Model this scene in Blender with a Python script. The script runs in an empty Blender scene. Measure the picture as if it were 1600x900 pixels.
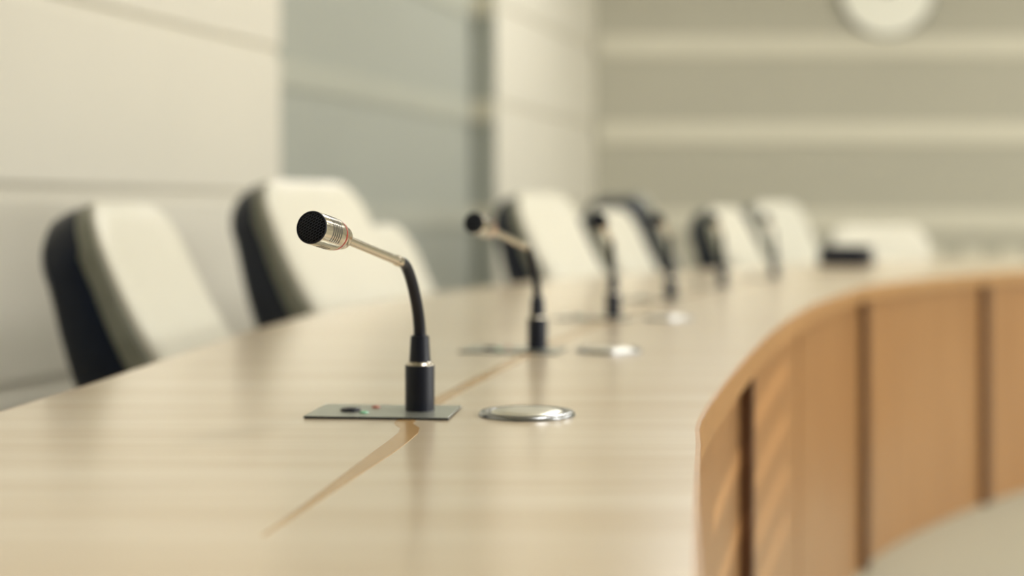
import bpy, bmesh, math, random
from mathutils import Vector, Matrix
random.seed(7)
C = bpy.context.scene.collection
PI = math.pi
U = 0.0006                    # metres per layout unit
FPX = 2400.0                  # focal length in pixels of a 1600 px wide frame
TZ = 0.74                     # table top
CZ = TZ + 310*U               # camera height
HZ = 335.0                    # horizon row

# ------------------------------------------------------------------ materials
def mat(name, col, rough=0.5, metal=0.0, coat=0.0, spec=0.5, var=0.0, scale=20, bump=0.0, bscale=200, stretch=None, sheen=0.0, col2=None, coat_rough=0.1):
    m = bpy.data.materials.new(name); m.use_nodes = True
    n = m.node_tree.nodes; l = m.node_tree.links
    b = n['Principled BSDF']
    b.inputs['Base Color'].default_value = (*col, 1)
    b.inputs['Roughness'].default_value = rough
    b.inputs['Metallic'].default_value = metal
    b.inputs['Coat Weight'].default_value = coat
    b.inputs['Coat Roughness'].default_value = coat_rough
    b.inputs['Specular IOR Level'].default_value = spec
    tc = n.new('ShaderNodeTexCoord')
    src = tc.outputs['Object']
    if stretch:
        mp = n.new('ShaderNodeMapping'); mp.inputs['Scale'].default_value = stretch
        l.new(src, mp.inputs['Vector']); src = mp.outputs['Vector']
    if var > 0 or col2:
        t = n.new('ShaderNodeTexNoise'); t.inputs['Scale'].default_value = scale; t.inputs['Detail'].default_value = 5
        l.new(src, t.inputs['Vector'])
        r = n.new('ShaderNodeValToRGB')
        c2 = col2 or tuple(max(0, c*(1-var)) for c in col)
        r.color_ramp.elements[0].position = 0.3; r.color_ramp.elements[1].position = 0.7
        r.color_ramp.elements[0].color = (*c2, 1)
        r.color_ramp.elements[1].color = (*col, 1)
        l.new(t.outputs['Fac'], r.inputs['Fac']); l.new(r.outputs['Color'], b.inputs['Base Color'])
    if bump > 0:
        t = n.new('ShaderNodeTexNoise'); t.inputs['Scale'].default_value = bscale; t.inputs['Detail'].default_value = 3
        l.new(src, t.inputs['Vector'])
        bp = n.new('ShaderNodeBump'); bp.inputs['Strength'].default_value = bump; bp.inputs['Distance'].default_value = 0.002
        l.new(t.outputs['Fac'], bp.inputs['Height']); l.new(bp.outputs['Normal'], b.inputs['Normal'])
    return m

M = {}
M['maple'] = mat('maple_veneer', (0.79, 0.675, 0.50), 0.28, coat=0.75, spec=0.5, col2=(0.655, 0.51, 0.325), scale=2.2, stretch=(0.7, 7, 7), bump=0.02, bscale=30, coat_rough=0.19)
M['edge'] = mat('orange_edge_band', (0.52, 0.295, 0.122), 0.32, coat=0.3, var=0.15, scale=4, stretch=(6, 6, 30))
M['panel'] = mat('orange_wood_panel', (0.42, 0.222, 0.088), 0.32, coat=0.2, col2=(0.355, 0.18, 0.068), scale=3, stretch=(8, 8, 0.8), coat_rough=0.15)
M['post'] = mat('dark_brown_wood', (0.12, 0.055, 0.026), 0.4, var=0.25, scale=5, stretch=(10, 10, 1))
M['inlay'] = mat('tan_inlay', (0.54, 0.34, 0.15), 0.25, coat=0.3, var=0.12, scale=15)
M['cream_wall'] = mat('cream_wall_panel', (0.70, 0.67, 0.575), 0.6, var=0.03, scale=2, bump=0.03, bscale=120)
M['grey_wall'] = mat('grey_green_wall', (0.385, 0.40, 0.35), 0.55, var=0.04, scale=2, bump=0.03, bscale=120)
M['back_wall'] = mat('grey_beige_wall', (0.455, 0.435, 0.345), 0.6, var=0.04, scale=1.5, bump=0.03, bscale=120)
M['batten'] = mat('pale_batten', (0.635, 0.605, 0.485), 0.5, var=0.03, scale=4)
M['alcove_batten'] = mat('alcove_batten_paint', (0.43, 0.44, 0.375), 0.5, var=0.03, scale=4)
M['white_wall'] = mat('white_paint', (0.74, 0.72, 0.63), 0.7, var=0.03, scale=2)
M['floor'] = mat('pale_carpet', (0.42, 0.40, 0.305), 0.85, col2=(0.37, 0.35, 0.265), scale=90, bump=0.25, bscale=400)
M['black_leather'] = mat('black_leather', (0.006, 0.012, 0.028), 0.38, spec=0.45, var=0.3, scale=30, bump=0.12, bscale=260)
M['sheen_leather'] = mat('grey_olive_sheen', (0.27, 0.275, 0.215), 0.42, var=0.15, scale=25, bump=0.12, bscale=260)  # reflected sheen of the dark side leather, put into a grey-olive base colour
M['cream_leather'] = mat('cream_leather', (0.66, 0.64, 0.535), 0.42, var=0.04, scale=20, bump=0.10, bscale=260)
M['black_plastic'] = mat('black_plastic', (0.005, 0.008, 0.020), 0.42, spec=0.4, var=0.2, scale=60, bump=0.04, bscale=900)
M['black_rubber'] = mat('black_neck_coating', (0.005, 0.007, 0.017), 0.36, spec=0.35, var=0.2, scale=60)
M['nickel'] = mat('satin_nickel', (0.62, 0.575, 0.49), 0.2, metal=1.0, var=0.06, scale=60)
M['chrome'] = mat('chrome', (0.36, 0.37, 0.38), 0.24, metal=1.0, var=0.02, scale=40)
M['plate'] = mat('grey_metal_plate', (0.50, 0.52, 0.46), 0.3, metal=0.7, var=0.06, scale=30)
M['plate_edge'] = mat('dark_plate_edge', (0.03, 0.036, 0.045), 0.4, var=0.1, scale=60)
M['red_ring'] = mat('red_ring', (0.55, 0.03, 0.03), 0.3, var=0.1, scale=50)
M['green_led'] = mat('green_lens', (0.25, 0.62, 0.38), 0.2, var=0.1, scale=80)
M['red_led'] = mat('red_lens', (0.65, 0.18, 0.12), 0.2, var=0.1, scale=80)
M['clock_face'] = mat('clock_face_white', (0.90, 0.89, 0.78), 0.35, var=0.02, scale=6)
M['clock_rim'] = mat('clock_rim_grey', (0.20, 0.20, 0.17), 0.35, metal=0.5, var=0.1, scale=12)
M['cap'] = mat('brushed_cap', (0.78, 0.76, 0.66), 0.30, metal=0.8, var=0.03, scale=40)
M['dark_wall'] = mat('dark_grey_wall', (0.13, 0.13, 0.14), 0.7, var=0.05, scale=2)
M['steel'] = mat('dark_steel', (0.05, 0.05, 0.055), 0.35, metal=0.8, var=0.1, scale=20)

def grille_mat():
    m = bpy.data.materials.new('woven_black_grille'); m.use_nodes = True
    n = m.node_tree.nodes; l = m.node_tree.links; b = n['Principled BSDF']
    b.inputs['Roughness'].default_value = 0.4; b.inputs['Specular IOR Level'].default_value = 0.12
    tc = n.new('ShaderNodeTexCoord')
    mp = n.new('ShaderNodeMapping'); mp.inputs['Rotation'].default_value = (0, math.radians(32), 0)
    l.new(tc.outputs['Object'], mp.inputs['Vector'])
    br = n.new('ShaderNodeTexBrick'); br.inputs['Scale'].default_value = 1.0
    sx = n.new('ShaderNodeSeparateXYZ'); cx = n.new('ShaderNodeCombineXYZ')
    l.new(mp.outputs['Vector'], sx.inputs['Vector'])
    l.new(sx.outputs['X'], cx.inputs['X']); l.new(sx.outputs['Z'], cx.inputs['Y'])
    l.new(cx.outputs['Vector'], br.inputs['Vector'])
    br.inputs['Brick Width'].default_value = 0.0030; br.inputs['Row Height'].default_value = 0.0019
    br.inputs['Mortar Size'].default_value = 0.00026; br.inputs['Mortar Smooth'].default_value = 0.6
    br.inputs['Color1'].default_value = (0.002, 0.003, 0.006, 1); br.inputs['Color2'].default_value = (0.004, 0.005, 0.009, 1)
    br.inputs['Mortar'].default_value = (0.060, 0.068, 0.085, 1)
    l.new(br.outputs['Color'], b.inputs['Base Color'])
    bp = n.new('ShaderNodeBump'); bp.inputs['Strength'].default_value = 0.8; bp.inputs['Distance'].default_value = 0.0004
    l.new(br.outputs['Fac'], bp.inputs['Height']); l.new(bp.outputs['Normal'], b.inputs['Normal'])
    return m
M['grille'] = grille_mat()

# ------------------------------------------------------------------ mesh helpers
def obj(name, bm, m, parent=None, smooth=False, loc=(0, 0, 0), rz=0.0, mats=None):
    me = bpy.data.meshes.new(name)
    bmesh.ops.recalc_face_normals(bm, faces=bm.faces)
    if smooth:
        for f in bm.faces: f.smooth = True
    bm.to_mesh(me); bm.free()
    for x in (mats or [m]): me.materials.append(x)
    o = bpy.data.objects.new(name, me); C.objects.link(o)
    o.parent = parent; o.location = loc; o.rotation_euler = (0, 0, rz)
    if smooth:
        md = o.modifiers.new('split', 'EDGE_SPLIT'); md.split_angle = math.radians(38)
    return o

def empty(name, loc=(0, 0, 0), rz=0.0):
    o = bpy.data.objects.new(name, None); C.objects.link(o)
    o.location = loc; o.rotation_euler = (0, 0, rz); o.empty_display_size = 0.05
    return o

def tag(o, label, cat, group=None):
    o['label'] = label; o['category'] = cat
    if group: o['group'] = group
    return o

def struct(o):
    o['kind'] = 'structure'; return o

def box(bm, x0, x1, y0, y1, z0, z1, bevel=0.0, seg=2):
    vs = [bm.verts.new(p) for p in ((x0,y0,z0),(x1,y0,z0),(x1,y1,z0),(x0,y1,z0),(x0,y0,z1),(x1,y0,z1),(x1,y1,z1),(x0,y1,z1))]
    fs = [bm.faces.new([vs[i] for i in q]) for q in ((3,2,1,0),(4,5,6,7),(0,1,5,4),(1,2,6,5),(2,3,7,6),(3,0,4,7))]
    if bevel:
        es = list({e for f in fs for e in f.edges})
        bmesh.ops.bevel(bm, geom=es, offset=bevel, segments=seg, profile=0.5, affect='EDGES')

def lathe(bm, prof, seg=48, mtx=None, cap=True):
    """revolve (r, h) about +Z"""
    mtx = mtx or Matrix.Identity(4)
    rings = []
    for r, h in prof:
        if r < 1e-7:
            rings.append([bm.verts.new(mtx @ Vector((0, 0, h)))])
        else:
            rings.append([bm.verts.new(mtx @ Vector((r*math.cos(2*PI*k/seg), r*math.sin(2*PI*k/seg), h))) for k in range(seg)])
    for a, b in zip(rings, rings[1:]):
        for k in range(seg):
            k2 = (k+1) % seg
            if len(a) == 1 and len(b) == 1: break
            if len(a) == 1: bm.faces.new((a[0], b[k], b[k2]))
            elif len(b) == 1: bm.faces.new((a[k], a[k2], b[0]))
            else: bm.faces.new((a[k], a[k2], b[k2], b[k]))
    if cap:
        if len(rings[0]) > 1: bm.faces.new(rings[0][::-1])
        if len(rings[-1]) > 1: bm.faces.new(rings[-1])

def tube(bm, pts, radii, seg=24):
    pts = [Vector(p) for p in pts]; rings = []
    up = Vector((1, 0, 0))
    for i, p in enumerate(pts):
        t = (pts[min(i+1, len(pts)-1)] - pts[max(i-1, 0)]).normalized()
        a = (up - t*up.dot(t)).normalized(); b = t.cross(a)
        rings.append([bm.verts.new(p + radii[i]*(math.cos(2*PI*k/seg)*a + math.sin(2*PI*k/seg)*b)) for k in range(seg)])
    for r0, r1 in zip(rings, rings[1:]):
        for k in range(seg):
            bm.faces.new((r0[k], r0[(k+1) % seg], r1[(k+1) % seg], r1[k]))
    bm.faces.new(rings[0][::-1]); bm.faces.new(rings[-1])

def catmull(P, n=16):
    out = []
    for i in range(len(P)-1):
        p0 = P[max(i-1, 0)]; p1 = P[i]; p2 = P[i+1]; p3 = P[min(i+2, len(P)-1)]
        for k in range(n):
            t = k/n
            out.append(tuple(0.5*((2*b) + (-a+c)*t + (2*a-5*b+4*c-d)*t*t + (-a+3*b-3*c+d)*t**3) for a, b, c, d in zip(p0, p1, p2, p3)))
    out.append(tuple(P[-1])); return out

def resample(P, step):
    L = [0.0]
    for a, b in zip(P, P[1:]): L.append(L[-1] + math.dist(a, b))
    n = max(2, int(L[-1]/step)); out = []; j = 0
    for i in range(n+1):
        s = L[-1]*i/n
        while j < len(P)-2 and L[j+1] < s: j += 1
        t = (s-L[j])/max(1e-9, L[j+1]-L[j])
        out.append((P[j][0]+(P[j+1][0]-P[j][0])*t, P[j][1]+(P[j+1][1]-P[j][1])*t))
    return out

def normals(P):
    """unit normals pointing to the right of travel (inside of the ring)"""
    N = []
    for i in range(len(P)):
        a = P[max(i-1, 0)]; b = P[min(i+1, len(P)-1)]
        dx, dy = b[0]-a[0], b[1]-a[1]; d = math.hypot(dx, dy)
        N.append((dy/d, -dx/d))
    return N

def offset(P, d):
    return [(p[0]+n[0]*d, p[1]+n[1]*d) for p, n in zip(P, normals(P))]

def ribbon(bm, A, B, z0, z1, midx=None):
    """closed slab between polylines A and B (same length)"""
    rows = []
    for a, b in zip(A, B):
        rows.append([bm.verts.new((a[0], a[1], z0)), bm.verts.new((b[0], b[1], z0)), bm.verts.new((b[0], b[1], z1)), bm.verts.new((a[0], a[1], z1))])
    for r, s in zip(rows, rows[1:]):
        for k in range(4):
            bm.faces.new((r[k], r[(k+1) % 4], s[(k+1) % 4], s[k]))
    bm.faces.new(rows[0][::-1]); bm.faces.new(rows[-1])

# ------------------------------------------------------------------ camera
cam = bpy.data.cameras.new('camera'); co = bpy.data.objects.new('camera', cam); C.objects.link(co)
co.location = (0, 0, CZ); co.rotation_euler = (PI/2, 0, 0)
cam.sensor_width = 36; cam.lens = 36*FPX/1600; cam.shift_y = -(450-HZ)/1600
cam.clip_start = 0.02; cam.clip_end = 100
cam.dof.use_dof = True; cam.dof.focus_distance = 2075*U; cam.dof.aperture_fstop = 2.45; cam.dof.aperture_blades = 0
bpy.context.scene.camera = co

# ------------------------------------------------------------------ table
inner_u = [(-60,-2500),(-30,-1200),(15,-200),(85,560),(162,1316),(250,2036),(310,2436),(561,3543),(850,4650),(1192,5724),(1771,7079),(2918,8600),(4200,9650),(5900,10450)]
outer_u = [(-960,-2500),(-940,-1200),(-915,0),(-880,1300),(-825,2200),(-776,2808),(-735,3500),(-680,4300),(-560,5100),(-300,6060),(-30,6800),(480,7800),(1784,9550),(3200,10850),(5200,11900)]
inner = resample(catmull([(x*U, y*U) for x, y in inner_u]), 0.04)
outer = resample(catmull([(x*U, y*U) for x, y in outer_u]), 0.04)
NT = 200
def even(P, n):
    L = sum(math.dist(a, b) for a, b in zip(P, P[1:]))
    q = resample(P, L/n*0.9999999)
    return q[:n+1] if len(q) > n else q
inn = even(inner, NT); out = even(outer, NT)
n_ = min(len(inn), len(out)); inn, out = inn[:n_], out[:n_]

table = empty('conference_table', (0.0, 2.4, 0.0))
tag(table, 'long curved maple conference table with orange wood front panels', 'table')
TL = (0, -2.4, 0)
LIP = 0.036
bm = bmesh.new()
ribbon(bm, offset(out, 0.004), offset(inn, -0.004), TZ-LIP+0.004, TZ)
obj('tabletop', bm, M['maple'], table, loc=TL)
bm = bmesh.new(); ribbon(bm, offset(inn, -0.004), inn, TZ-LIP, TZ-0.0008); obj('edge_band', bm, M['edge'], table, loc=TL, smooth=True)
bm = bmesh.new(); ribbon(bm, out, offset(out, 0.004), TZ-LIP, TZ-0.0008); obj('edge_band', bm, M['edge'], table, loc=TL, smooth=True)

# posts and panels under the inner edge
def at_ray(P, k):
    """index along P where x/y passes k (going up)"""
    for i in range(len(P)-1):
        if P[i][1] > 0.9 and P[i][0]/P[i][1] <= k < P[i+1][0]/P[i+1][1]: return i
    return len(P)-1
fine = resample(inner, 0.01)
marks = [at_ray(fine, (px-800)/FPX) for px in (1183, 1360, 1548, 1760)]
first = marks[0]-140
marks = [max(0, first-260), first] + marks if first > 0 else marks
marks += [m for m in (marks[-1]+110, len(fine)-12) if marks[-1]+60 < m < len(fine)]
PT = 0.022; INS = 0.022
pf = offset(fine, -INS); pb = offset(fine, -INS-PT)
for a, b in zip(marks, marks[1:]):
    i0, i1 = a+2, b-2
    mid = (i0+i1)//2
    for j0, j1 in (((i0, mid-1), (mid+1, i1)) if i1-i0 > 120 else ((i0, i1),)):
        idx = list(range(j0, j1, 4)) + [j1]
        bm = bmesh.new()
        ribbon(bm, [pb[i] for i in idx], [pf[i] for i in idx], 0.0, TZ-LIP)
        obj('front_panel', bm, M['panel'], table, loc=TL, smooth=True)
qf = offset(fine, -INS+0.018)
for a in marks:
    i0, i1 = max(0, a-2), min(len(fine)-1, a+2)
    idx = list(range(i0, i1+1))
    bm = bmesh.new()
    ribbon(bm, [pb[i] for i in idx], [qf[i] for i in idx], 0.0, TZ-LIP)
    obj('post', bm, M['post'], table, loc=TL)
# outer supports (behind the seats' knees)
of = resample(outer, 0.01)
for i in range(60, len(of)-60, 190):
    bm = bmesh.new()
    s = [of[k] for k in range(i-3, i+4)]
    ribbon(bm, offset(s, 0.54), offset(s, 0.60), 0.0, TZ-LIP+0.004)
    obj('leg', bm, M['post'], table, loc=TL)

# inlay stripe through the microphones
mics_u = [(-144, 2400, 20), (58, 3492, 22), (302, 4584, 10), (578, 5592, 13), (905, 6600, 14), (1290, 7560, 16)]
line = [(-240,1480),(-199,1772),(-147,2180)] + [(a-4, b) for a, b, _ in mics_u] + [(1850,8500),(2600,9350)]
lp = resample(catmull([(x*U, y*U) for x, y in line]), 0.03)
bm = bmesh.new(); nrm = normals(lp); wd = [0.0085*min(1.0, 0.12+(p[1]-lp[0][1])/0.36) for p in lp]
ribbon(bm, [(p[0]-n[0]*h, p[1]-n[1]*h) for p, n, h in zip(lp, nrm, wd)], [(p[0]+n[0]*h, p[1]+n[1]*h) for p, n, h in zip(lp, nrm, wd)], TZ-0.001, TZ+0.0003)
obj('inlay_stripe', bm, M['inlay'], table, loc=TL)

# ------------------------------------------------------------------ microphones
def make_mic():
    root = empty('gooseneck_microphone')
    # mounting plate, aligned to the table; origin at the stem
    PZ = 0.0022
    bm = bmesh.new(); x0, x1, y0, y1 = -165*U, 57*U, -86*U, 66*U
    box(bm, x0, x1, y0, y1, 0.0, PZ, 0.0006, 2)
    for f in bm.faces:
        f.material_index = 0 if f.normal.z > 0.9 else 1
    plate = obj('mounting_plate', bm, None, root, mats=[M['plate'], M['plate_edge']])
    bm = bmesh.new()
    lathe(bm, [(0.0095, PZ-0.0002), (0.0095, PZ+0.0016), (0.0085, PZ+0.0024), (0.0, PZ+0.0026)], 32, Matrix.Translation((-106*U, -18*U, 0)))
    obj('button', bm, M['black_plastic'], plate, smooth=True)
    for nm, m, x, y in (('indicator_light', 'green_led', -80*U, -42*U), ('indicator_light', 'red_led', -74*U, 25*U)):
        bm = bmesh.new()
        lathe(bm, [(0.0042, PZ-0.0002), (0.0042, PZ+0.0008), (0.003, PZ+0.0016), (0, PZ+0.0019)], 20, Matrix.Translation((x, y, 0)))
        o = obj(nm, bm, M[m], plate, smooth=True); o['label'] = 'green indicator light' if m == 'green_led' else 'red indicator light'
    # base socket
    bm = bmesh.new(); R = 23*U
    lathe(bm, [(R*1.0, PZ), (R, 73*U), (R*0.985, 74.5*U)], 48)
    obj('base', bm, M['black_plastic'], root, smooth=True)
    bm = bmesh.new()
    lathe(bm, [(R*0.985, 74.5*U), (R*0.96, 76*U), (R*0.80, 79.5*U), (R*0.76, 80*U)], 48)
    obj('collar', bm, M['nickel'], root, smooth=True)
    bm = bmesh.new()
    lathe(bm, [(17*U, 79.5*U), (16.6*U, 82*U), (14.6*U, 117*U), (14*U, 120*U), (11*U, 121*U)], 40)
    obj('sleeve', bm, M['black_plastic'], root, smooth=True)
    # neck, forward is local -Y
    ctrl = [(0,118),(1.5,135),(8,160),(20,186),(36,212),(52,229),(64,235.5),(78,238.6)]
    pts = catmull([(f*U, z*U) for f, z in ctrl], 8)
    bm = bmesh.new()
    tube(bm, [(0, -f, z) for f, z in pts], [ (9.8-1.8*i/(len(pts)-1))*U for i in range(len(pts))], 28)
    obj('gooseneck', bm, M['black_rubber'], root, smooth=True)
    A = Vector((0, -66*U, 236*U)); B = Vector((0, -272*U, 277*U)); F = Vector((0, -364*U, 292*U))
    t = (B-A).normalized()
    bm = bmesh.new()
    tube(bm, [A, A+t*9*U, A+t*10*U, A+t*22*U, A+t*23*U, A+t*150*U, B+t*2*U], [6.4*U, 6.6*U, 8.3*U, 8.3*U, 7.0*U, 6.6*U, 6.6*U], 28)
    obj('tube', bm, M['nickel'], root, smooth=True)
    # capsule head: built along +h towards the face
    ax = (F-B).normalized(); L = (F-B).length/U
    rot = Vector((0, 0, 1)).rotation_difference(ax).to_matrix().to_4x4()
    mt = Matrix.Translation(B) @ rot
    K_ = 1.10
    pr = [(8.5,-3),(13.5,-1.5),(15.2,1),(15.6,4),(16.0,14),(17.5,17),(18.9,20),(19.4,24),(19.4,26.2),(18.4,26.4)]
    bm = bmesh.new(); lathe(bm, [(a*U*K_, b*U) for a, b in pr], 64, mt)
    obj('head_collar', bm, M['nickel'], root, smooth=True)
    bm = bmesh.new(); lathe(bm, [(18.2*U*K_, 26.2*U), (19.8*U*K_, 26.4*U), (19.8*U*K_, 28.6*U), (18.2*U*K_, 28.8*U)], 64, mt)
    obj('ring', bm, M['red_ring'], root, smooth=True)
    pr = [(18.4,30.6),(20.2,30.8),(20.5,32),(20.6,38)]
    h = 40.0
    slots = [47 + 6.0*k for k in range(5)]
    pr += [(20.6,L-4),(20.4,L-1.6),(19.9,L-1.2)]
    bm = bmesh.new(); lathe(bm, [(a*U*K_, b*U) for a, b in pr], 64, mt)
    obj('head', bm, M['nickel'], root, smooth=True)
    bm = bmesh.new()                              # five dark vent slots, open over part of the way round
    for hh in slots:
        for a0, a1 in ((math.radians(-42), math.radians(100)), (math.radians(-140), math.radians(-75))):
            K = 24; rows = []
            for k in range(K+1):
                an = a0+(a1-a0)*k/K
                rows.append([bm.verts.new(mt @ Vector((rr*K_*U*math.cos(an), rr*K_*U*math.sin(an), z*U))) for rr, z in ((20.3,hh-1.1),(20.72,hh-1.1),(20.72,hh+1.1),(20.3,hh+1.1))])
            for p, q in zip(rows, rows[1:]):
                for k in range(4): bm.faces.new((p[k], p[(k+1) % 4], q[(k+1) % 4], q[k]))
            bm.faces.new(rows[0][::-1]); bm.faces.new(rows[-1])
    obj('vent_slots', bm, M['black_plastic'], root)
    bm = bmesh.new(); lathe(bm, [(19.6*U*K_,(L-1.6)*U),(20.4*U*K_,(L-1.2)*U),(20.5*U*K_,(L+0.2)*U),(20.0*U*K_,(L+1.2)*U),(18.6*U*K_,(L+1.4)*U),(18.2*U*K_,(L+0.4)*U)], 64, mt)
    obj('rim', bm, M['black_plastic'], root, smooth=True)
    bm = bmesh.new(); lathe(bm, [(18.4*U*K_,(L+0.4)*U),(17*U*K_,(L+1.2)*U),(12*U*K_,(L+2.4)*U),(6*U*K_,(L+3.0)*U),(0,(L+3.2)*U)], 48, mt, cap=False)
    g = obj('grille', bm, M['grille'], root, smooth=True)
    return root

def copy_tree(o, parent=None):
    kids = [c for c in bpy.data.objects if c.parent == o]
    c = o.copy(); C.objects.link(c); c.parent = parent
    for k in kids: copy_tree(k, c)
    return c

mic_labels = [
 'nearest gooseneck microphone, in sharp focus, silver head over a grey plate',
 'second microphone from the front, standing on the table behind the sharp one',
 'third microphone along the table, behind the second, head before a dark chair',
 'fourth microphone along the table, small and blurred, right of the third one',
 'fifth microphone along the table, in front of the dark chair right of the fourth',
 'farthest and faintest microphone, at the table bend left of the black case']
proto = make_mic()
def tangent_at(P, y):
    for a, b in zip(P, P[1:]):
        if a[1] <= y <= b[1]: return math.atan2(b[0]-a[0], b[1]-a[1])
    return 0.2
mic_roots = []
for i, (x, y, yaw) in enumerate(mics_u):
    r = proto if i == 0 else copy_tree(proto)
    mic_roots.append(r)
for i, (x, y, yaw) in enumerate(mics_u):
    r = mic_roots[i]
    r.location = (x*U, y*U, TZ+0.0003)
    tag(r, mic_labels[i], 'microphone', 'gooseneck microphones along the table')
    for c in bpy.data.objects:
        if c.parent == r:
            if c.name.startswith('mounting_plate'): c.rotation_euler.z = -(tangent_at(lp, y*U) - (0.02 if i == 0 else 0.0)) * (0.75 if i == 0 else 1)
            else: c.rotation_euler.z = -math.radians(yaw)

# cable grommets beside the microphones
def make_grommet():
    root = empty('cable_grommet')
    R = 75*U
    bm = bmesh.new()
    lathe(bm, [(R*0.99,0.0),(R,0.0006),(R*0.985,0.0028),(R*0.95,0.0042),(R*0.86,0.0046),(R*0.80,0.0040),(R*0.77,0.0022),(R*0.76,0.0008)], 72, cap=False)
    obj('ring', bm, M['chrome'], root, smooth=True)
    bm = bmesh.new()
    lathe(bm, [(R*0.74,0.0002),(R*0.74,0.0036),(R*0.70,0.0048),(R*0.4,0.0054),(0,0.0056)], 64)
    obj('cap', bm, M['cap'], root, smooth=True)
    return root
gro = make_grommet()
gl = ['chrome round cable grommet beside the nearest microphone',
      'chrome cable grommet right of the second microphone',
      'faint chrome cable grommet right of the third microphone']
gpos = [(23, 2370), (218, 3470), (465, 4560)]
gs = [gro] + [copy_tree(gro) for _ in gpos[1:]]
for g, (x, y), lb in zip(gs, gpos, gl):
    g.location = (x*U, y*U, TZ); tag(g, lb, 'grommet', 'cable grommets in the tabletop')

# ------------------------------------------------------------------ chairs
def outline(w, h, rt, rb, n=10):
    pts = []
    def arc(cx, cz, r, a0, a1):
        for k in range(n+1):
            a = a0+(a1-a0)*k/n
            pts.append((cx+r*math.cos(a), cz+r*math.sin(a)))
    arc(w/2-rt, h-rt, rt, 0, PI/2); arc(-w/2+rt, h-rt, rt, PI/2, PI)
    arc(-w/2+rb, rb, rb, PI, 1.5*PI); arc(w/2-rb, rb, rb, 1.5*PI, 2*PI)
    # densify the straight sides
    outp = []
    for a, b in zip(pts, pts[1:]+pts[:1]):
        d = math.dist(a, b); m = max(1, int(d/0.04))
        for k in range(m): outp.append((a[0]+(b[0]-a[0])*k/m, a[1]+(b[1]-a[1])*k/m))
    return outp

BH = 0.54; BW = 0.45; BZ0 = 0.44; REC = math.radians(22.5)
def backrest_piece(bm, layers, close0=True, close1=True):
    """layers: (inset, y). inset in metres from the outline; y along thickness (+ is front)"""
    O = outline(BW, BH, 0.10, 0.07)
    cx, cz = 0.0, BH*0.5
    def place(x, z, y):
        zz = max(0.0, min(1.0, z/BH)); y *= 1.32-0.78*zz         # padding thins towards the top
        y = y + 0.16*x*x*2.0 - 0.05*math.sin(zz*PI)*0.6      # wrap and curve
        y += 0.03*(1-zz)**2
        if zz > 0.78 and y < 0.02: y -= 0.010*math.sin((zz-0.78)/0.22*PI)   # rolled top
        yy = y*math.cos(REC) - z*math.sin(REC); zz2 = z*math.cos(REC) + y*math.sin(REC)
        return (x, yy - 0.20, BZ0 + zz2)
    rings = []
    for ins, y in layers:
        kx = 1-2*ins/BW; kz = 1-2*ins/BH
        rings.append([bm.verts.new(place(cx+(x-cx)*kx, cz+(z-cz)*kz, y)) for x, z in O])
    for a, b in zip(rings, rings[1:]):
        for k in range(len(O)):
            k2 = (k+1) % len(O); bm.faces.new((a[k], a[k2], b[k2], b[k]))
    for flag, i, sgn in ((close0, 0, -1), (close1, -1, 1)):
        if not flag: continue
        ins, y = layers[i]; prev = rings[i]
        for ins2, dy in ((0.06, 0.004), (0.11, 0.007), (0.16, 0.009)):
            kx = 1-2*(ins+ins2)/BW; kz = 1-2*(ins+ins2)/BH
            cur = [bm.verts.new(place(x*kx, cz+(z-cz)*kz, y+sgn*dy)) for x, z in O]
            for k in range(len(O)):
                k2 = (k+1) % len(O); bm.faces.new((prev[k], prev[k2], cur[k2], cur[k]))
            prev = cur
        c = bm.verts.new(place(0, cz, y+sgn*0.0095))
        for k in range(len(O)):
            bm.faces.new((prev[k], prev[(k+1) % len(O)], c))

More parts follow.
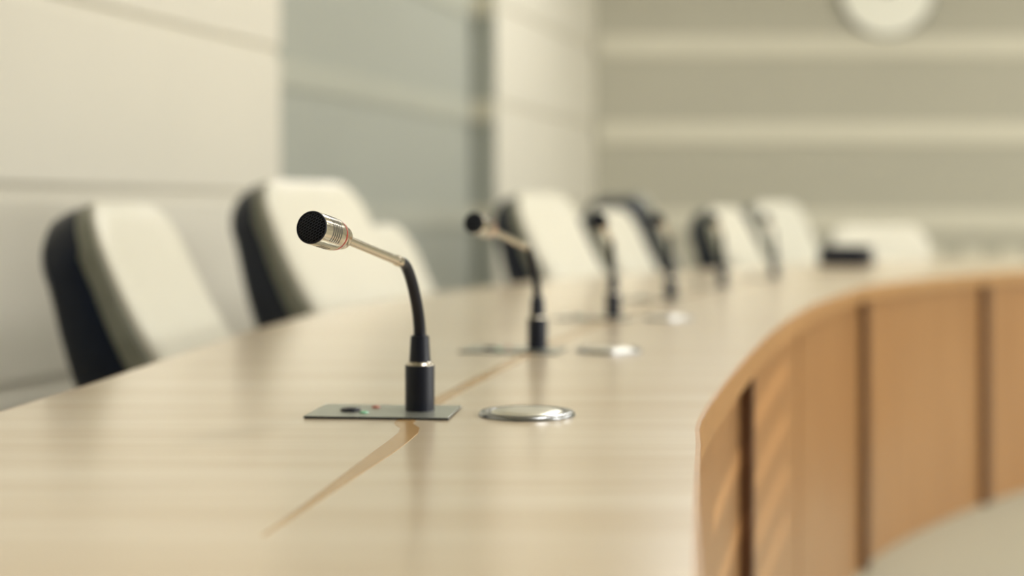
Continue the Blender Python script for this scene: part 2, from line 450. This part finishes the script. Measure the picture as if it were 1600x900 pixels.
def make_chair():
    root = empty('conference_chair')
    bm = bmesh.new()
    backrest_piece(bm, [(0.035,-0.074),(0.013,-0.070),(0.003,-0.058),(0.001,-0.036),(0.0,-0.014),(0.0,0.016),(0.002,0.026)])
    obj('back_shell', bm, M['black_leather'], root, smooth=True)
    bm = bmesh.new()
    backrest_piece(bm, [(0.005,0.024),(0.001,0.028),(0.001,0.064),(0.006,0.071)])
    sp = obj('side_gusset', bm, M['sheen_leather'], root, smooth=True)
    bm = bmesh.new()
    backrest_piece(bm, [(0.006,0.068),(0.002,0.072),(0.004,0.083),(0.014,0.093),(0.032,0.100),(0.055,0.103)])
    obj('back_cushion', bm, M['cream_leather'], root, smooth=True)
    # seat
    bm = bmesh.new(); box(bm, -0.21, 0.21, -0.24, 0.22, 0.395, 0.47, 0.03, 4); obj('seat', bm, M['cream_leather'], root, smooth=True)
    bm = bmesh.new(); box(bm, -0.20, 0.20, -0.23, 0.21, 0.372, 0.402, 0.012, 3); obj('seat_pan', bm, M['black_leather'], root, smooth=True)
    bm = bmesh.new(); tube(bm, [(0,-0.15,0.385),(0,-0.24,0.38),(0,-0.305,0.42),(0,-0.345,0.50),(0,-0.352,0.56)], [0.022]*5, 16); obj('back_bracket', bm, M['steel'], root, smooth=True)
    bm = bmesh.new(); lathe(bm, [(0.03,0.09),(0.03,0.24),(0.02,0.245),(0.02,0.375)], 24); obj('column', bm, M['steel'], root, smooth=True)
    bm = bmesh.new()
    for k in range(5):
        a = 2*PI*k/5 + 0.3; c, s = math.cos(a), math.sin(a)
        tube(bm, [(0.0*c,0.0*s,0.105),(0.11*c,0.11*s,0.09),(0.20*c,0.20*s,0.068)], [0.026,0.02,0.014], 12)
    obj('star_base', bm, M['steel'], root, smooth=True)
    for k in range(5):
        a = 2*PI*k/5 + 0.3; c, s = math.cos(a), math.sin(a)
        bm = bmesh.new()
        mt = Matrix.Translation((0.20*c, 0.20*s, 0.03)) @ Matrix.Rotation(a, 4, 'Z') @ Matrix.Rotation(PI/2, 4, 'X')
        lathe(bm, [(0.024,-0.024),(0.03,-0.02),(0.03,-0.004),(0.022,0),(0.03,0.004),(0.03,0.02),(0.024,0.024)], 20, mt)
        lathe(bm, [(0.007,0.03),(0.007,0.075)], 12, Matrix.Translation((0.20*c, 0.20*s, 0)))
        obj('caster', bm, M['black_plastic'], root, smooth=True)
    return root

def dist_outer(p):
    """distance outside the outer edge (positive = outside) and tangent angle there"""
    best = (1e9, 0)
    for a, b in zip(of[::4], of[4::4]):
        dx, dy = b[0]-a[0], b[1]-a[1]; L2 = dx*dx+dy*dy
        t = max(0, min(1, ((p[0]-a[0])*dx+(p[1]-a[1])*dy)/L2))
        q = (a[0]+dx*t, a[1]+dy*t); d = math.dist(p, q)
        if d < best[0]:
            side = dx*(p[1]-a[1])-dy*(p[0]-a[0])
            best = (d, math.atan2(dx, dy), 1 if side > 0 else -1)
    return best[0]*best[2], best[1]

CH = [  # (ray px of rear corner at table level, distance outside edge, swivel deg, raise)
 (118, 0.27,   0, -0.008, 'nearest black backed cream chair, low at the left edge of the table'),
 (392, 0.27,  -8,  0.050, 'tall cream chair with dark side, second from left, behind the sharp microphone'),
 (522, 0.27,   0, -0.055, 'low cream chair mostly hidden behind the second chair from left'),
 (795, 0.27,   6,  0.040, 'cream chair with dark side directly behind the second microphone'),
 (922, 0.27,   15, -0.008, 'cream chair with thin dark side left of the third microphone stem'),
 (1012, 0.72,  66,  0.055, 'chair turned to show its dark back, between third and fourth microphones'),
 (1100, 0.27, 14,  0.000, 'dark sided chair behind the fifth microphone'),
 (1172, 0.92, 12,  0.030, 'greyish blurred chair behind the farthest microphone'),
 (1292, 0.40, -30, -0.075, 'faint low chair behind the black case at the table bend'),
]
chair0 = make_chair()
chairs = [chair0] + [copy_tree(chair0) for _ in CH[1:]]
REF = Vector((BW/2, -0.365, 0))
for c, (px, do, sw, dz, lb) in zip(chairs, CH):
    k = (px-800)/FPX; y = 1.2
    while True:
        d, ta = dist_outer((k*y, y))
        if d >= do or y > 8: break
        y += 0.005
    # local +Y faces the table
    a = -ta - PI/2 + math.radians(sw)
    rt = Matrix.Rotation(a, 4, 'Z')
    p = Vector((k*y, y, 0)) - rt @ REF
    c.location = (p.x, p.y, 0); c.rotation_euler = (0, 0, a)
    tag(c, lb, 'chair', 'conference chairs along the outer edge of the table')
    for q in bpy.data.objects:                     # seat height adjusts on the gas column
        if q.parent == c:
            b = q.name.split('.')[0]
            if b in ('back_shell', 'side_gusset', 'back_cushion', 'seat', 'seat_pan', 'back_bracket'): q.location.z = dz
    print('chair', px, round(p.x, 2), round(p.y, 2), 'tangent', round(math.degrees(ta), 1))

# ------------------------------------------------------------------ black case on the far table
bm = bmesh.new(); box(bm, -0.09, 0.09, -0.055, 0.055, 0.0, 0.050, 0.010, 3)
cs = empty('case', ((1322-800)*9300*U/FPX, 9300*U, TZ), -0.5)
tag(cs, 'small low black case lying on the far end of the table', 'case')
obj('body', bm, M['black_plastic'], cs, smooth=True)
bm = bmesh.new(); box(bm, -0.088, 0.088, -0.053, 0.053, 0.0505, 0.072, 0.008, 3); obj('lid', bm, M['black_plastic'], cs, smooth=True)

# ------------------------------------------------------------------ room
YB = 9.0; CEIL = 3.0; XR = 8.5; YF = -4.5
WX0 = -3600*U; WS = 705/FPX                   # left wall: x = WX0 + WS*y
wdir = Vector((WS, 1, 0)).normalized(); wn = Vector((wdir.y, -wdir.x, 0))   # wn faces the room
def wy(px):                                   # depth where the ray of column px meets the left wall
    return -WX0/(WS-(px-800)/FPX)
def wp(y, off=0.0):
    return Vector((WX0+WS*y, y, 0)) + wn*off
GROOVES = [0.525, 0.98, 1.435, 1.89, 2.345, 2.80]
def wall_grooved(name, ya, yb, m, off=0.0, ends=True):
    prof = [(-0.12, 0.0), (0.0, 0.0)]
    for g in GROOVES: prof += [(0, g-0.019), (-0.014, g-0.014), (-0.014, g+0.014), (0, g+0.019)]
    prof += [(0, CEIL), (-0.12, CEIL)]
    bm = bmesh.new()
    A, B = wp(ya, off), wp(yb, off)
    r0 = [bm.verts.new((A + wn*d) + Vector((0, 0, z))) for d, z in prof]
    r1 = [bm.verts.new((B + wn*d) + Vector((0, 0, z))) for d, z in prof]
    for k in range(len(prof)):
        k2 = (k+1) % len(prof); bm.faces.new((r0[k], r0[k2], r1[k2], r1[k]))
    bm.faces.new(r0[::-1]); bm.faces.new(r1)
    return struct(obj(name, bm, m))
y1, y2, y3 = wy(438), wy(776), (YB-0.0)
wall_grooved('wall_left', YF-0.3, y1, M['cream_wall'])
wall_grooved('wall_left_far', y2, y3+0.1, M['cream_wall'])
def slab(bm, a, b, o0, o1, z0, z1):
    P = [wp(a, o0), wp(b, o0), wp(b, o1), wp(a, o1)]
    lo = [bm.verts.new(p+Vector((0, 0, z0))) for p in P]; hi = [bm.verts.new(p+Vector((0, 0, z1))) for p in P]
    bm.faces.new(lo[::-1]); bm.faces.new(hi)
    for k in range(4): bm.faces.new((lo[k], lo[(k+1) % 4], hi[(k+1) % 4], hi[k]))
bm = bmesh.new(); slab(bm, y1-0.05, y2+0.05, -0.24, -0.121, 0, CEIL); struct(obj('wall_left_alcove', bm, M['grey_wall']))
# alcove end return (grey) and its battens
bm = bmesh.new(); slab(bm, y2-0.02, y2-0.001, -0.12, -0.003, 0, CEIL); struct(obj('wall_left_return', bm, M['grey_wall']))
nt = 1
for z in (0.915, 1.405, 1.895, 2.385):
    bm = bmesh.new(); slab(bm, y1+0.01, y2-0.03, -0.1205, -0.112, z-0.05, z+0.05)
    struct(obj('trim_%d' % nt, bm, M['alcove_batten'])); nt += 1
    bm = bmesh.new(); slab(bm, y2-0.035, y2-0.0205, -0.118, -0.004, z-0.05, z+0.05)
    struct(obj('trim_%d' % nt, bm, M['batten'])); nt += 1
xc = WX0+WS*YB
bm = bmesh.new(); box(bm, xc-0.6, XR+0.2, YB, YB+0.15, 0, CEIL); struct(obj('wall_back', bm, M['back_wall']))
for yy in (72, 207.5, 345):
    z = CZ+(HZ-yy)*YB/FPX; h = 17.5*YB/FPX
    bm = bmesh.new(); box(bm, xc+0.02, XR, YB-0.012, YB+0.001, z-h, z+h, 0.002, 1); struct(obj('trim_%d' % nt, bm, M['batten'])); nt += 1
z = CZ+(HZ+60)*YB/FPX
# upright slats of the low wainscot under the third batten
for px in range(1393, 1720, 62):
    x = (px+1-800)*YB/FPX
    bm = bmesh.new(); box(bm, x-0.058, x+0.058, YB-0.014, YB+0.001, 0.12, CZ-50*YB/FPX, 0.012, 3); struct(obj('trim_%d' % nt, bm, M['batten'])); nt += 1
bm = bmesh.new(); box(bm, -6, XR+0.2, YF-0.2, YB+0.2, -0.1, 0.0); struct(obj('floor', bm, M['floor']))
bm = bmesh.new(); box(bm, -6, XR+0.2, YF-0.2, YB+0.2, CEIL, CEIL+0.1); struct(obj('ceiling', bm, M['white_wall']))
bm = bmesh.new(); box(bm, -6, XR+0.2, YF-0.15, YF, 0, CEIL); struct(obj('wall_front', bm, M['dark_wall']))
# right wall: a long frosted window and an added louvred slot above it, shaped to cast sun streaks
WZ0, WZ1, WY0, WY1 = 0.85, 2.2, -3.5, 5.5
SY0, SY1, SZ0, SZ1 = SUN_SLOT = (-0.62, 0.62, 2.25, 2.70)
bm = bmesh.new()
box(bm, XR, XR+0.15, YF, YB, 0, SZ0); box(bm, XR, XR+0.15, YF, YB, SZ1, CEIL)
box(bm, XR, XR+0.15, YF, SY0, SZ0, SZ1); box(bm, XR, XR+0.15, SY1, YB, SZ0, SZ1)
struct(obj('wall_right', bm, M['white_wall']))
bm = bmesh.new()
for k in range(6):
    y = WY0 + (WY1-WY0)*k/5; box(bm, XR-0.05, XR, y-0.03, y+0.03, WZ0, WZ1)
box(bm, XR-0.05, XR, WY0, WY1, WZ0, WZ0+0.05); box(bm, XR-0.05, XR, WY0, WY1, WZ1-0.05, WZ1)
struct(obj('window_1', bm, M['white_wall']))
bm = bmesh.new()
for k in range(6):
    z = SZ0-0.02+0.096*k
    box(bm, XR+0.06, XR+0.09, SY0, SY1, z, z+0.060)
struct(obj('streak_louvres', bm, M['white_wall']))  # unseen louvres added to cut the sun into streaks on the panels

# clock
ck = empty('wall_clock', ((1384-800)*YB/FPX, YB, CZ+(HZ+17)*YB/FPX)); cr = 76*YB/FPX
tag(ck, 'round white wall clock with grey rim high on the striped back wall', 'clock')
mt = Matrix.Rotation(PI/2, 4, 'X')            # +Z -> -Y (towards the room)
bm = bmesh.new(); lathe(bm, [(cr*0.9,0.0005),(cr,0.004),(cr*1.0,0.03),(cr*0.985,0.04),(cr*0.96,0.041),(cr*0.95,0.034)], 72, mt, cap=False); obj('rim', bm, M['clock_rim'], ck, smooth=True)
bm = bmesh.new(); lathe(bm, [(cr*0.96,0.0005),(cr*0.96,0.034),(cr*0.6,0.037),(0,0.038)], 72, mt); obj('face', bm, M['clock_face'], ck, smooth=True)
for ang, ln, w in ((math.radians(-52), 0.5, 0.012), (math.radians(30), 0.75, 0.008)):
    bm = bmesh.new(); box(bm, -w, w, -0.046, -0.041, -0.03, cr*ln, 0.001, 1)
    bmesh.ops.rotate(bm, verts=bm.verts, cent=(0, 0, 0), matrix=Matrix.Rotation(ang, 3, 'Y'))
    obj('hand', bm, M['steel'], ck)

# ------------------------------------------------------------------ light
def area(name, loc, rot, sx, sy, power, col):
    d = bpy.data.lights.new(name, 'AREA'); d.shape = 'RECTANGLE'; d.size = sx; d.size_y = sy; d.energy = power; d.color = col
    o = bpy.data.objects.new(name, d); C.objects.link(o); o.location = loc; o.rotation_euler = rot
    return o
area('window_daylight', (XR-0.055, 1.0, 1.525), (0, PI/2, 0), 1.3, 8.9, 300, (1.0, 0.99, 0.965))
for x in (1.0, 3.6, 6.2):
    for y in (0.9, 3.8, 6.7):
        if x < 1 and y > 6: continue
        area('ceiling_lamp', (x, y, CEIL-0.01), (0, 0, 0), 0.6, 1.2, 35, (1.0, 0.985, 0.95))
sd = bpy.data.lights.new('sun', 'SUN'); sd.energy = 2.6; sd.angle = math.radians(0.08); sd.color = (1.0, 0.95, 0.82)
so = bpy.data.objects.new('sun', sd); C.objects.link(so)
so.rotation_euler = Vector((-1.0, 0.285, -0.243)).to_track_quat('-Z', 'Y').to_euler(); so.location = (9.5, -0.3, 2.8)
w = bpy.data.worlds.new('world'); bpy.context.scene.world = w; w.use_nodes = True
w.node_tree.nodes['Background'].inputs['Color'].default_value = (0.9, 0.95, 1.0, 1)
w.node_tree.nodes['Background'].inputs['Strength'].default_value = 1.0

sc = bpy.context.scene
sc.view_settings.view_transform = 'Standard'; sc.view_settings.look = 'None'
sc.view_settings.gamma = 1.0; sc.view_settings.use_curve_mapping = False
sc.view_settings.exposure = -0.10
sc.cycles.use_denoising = True
sc.cycles.max_bounces = 8; sc.cycles.diffuse_bounces = 4; sc.cycles.glossy_bounces = 4
sc.cycles.caustics_reflective = False; sc.cycles.caustics_refractive = False
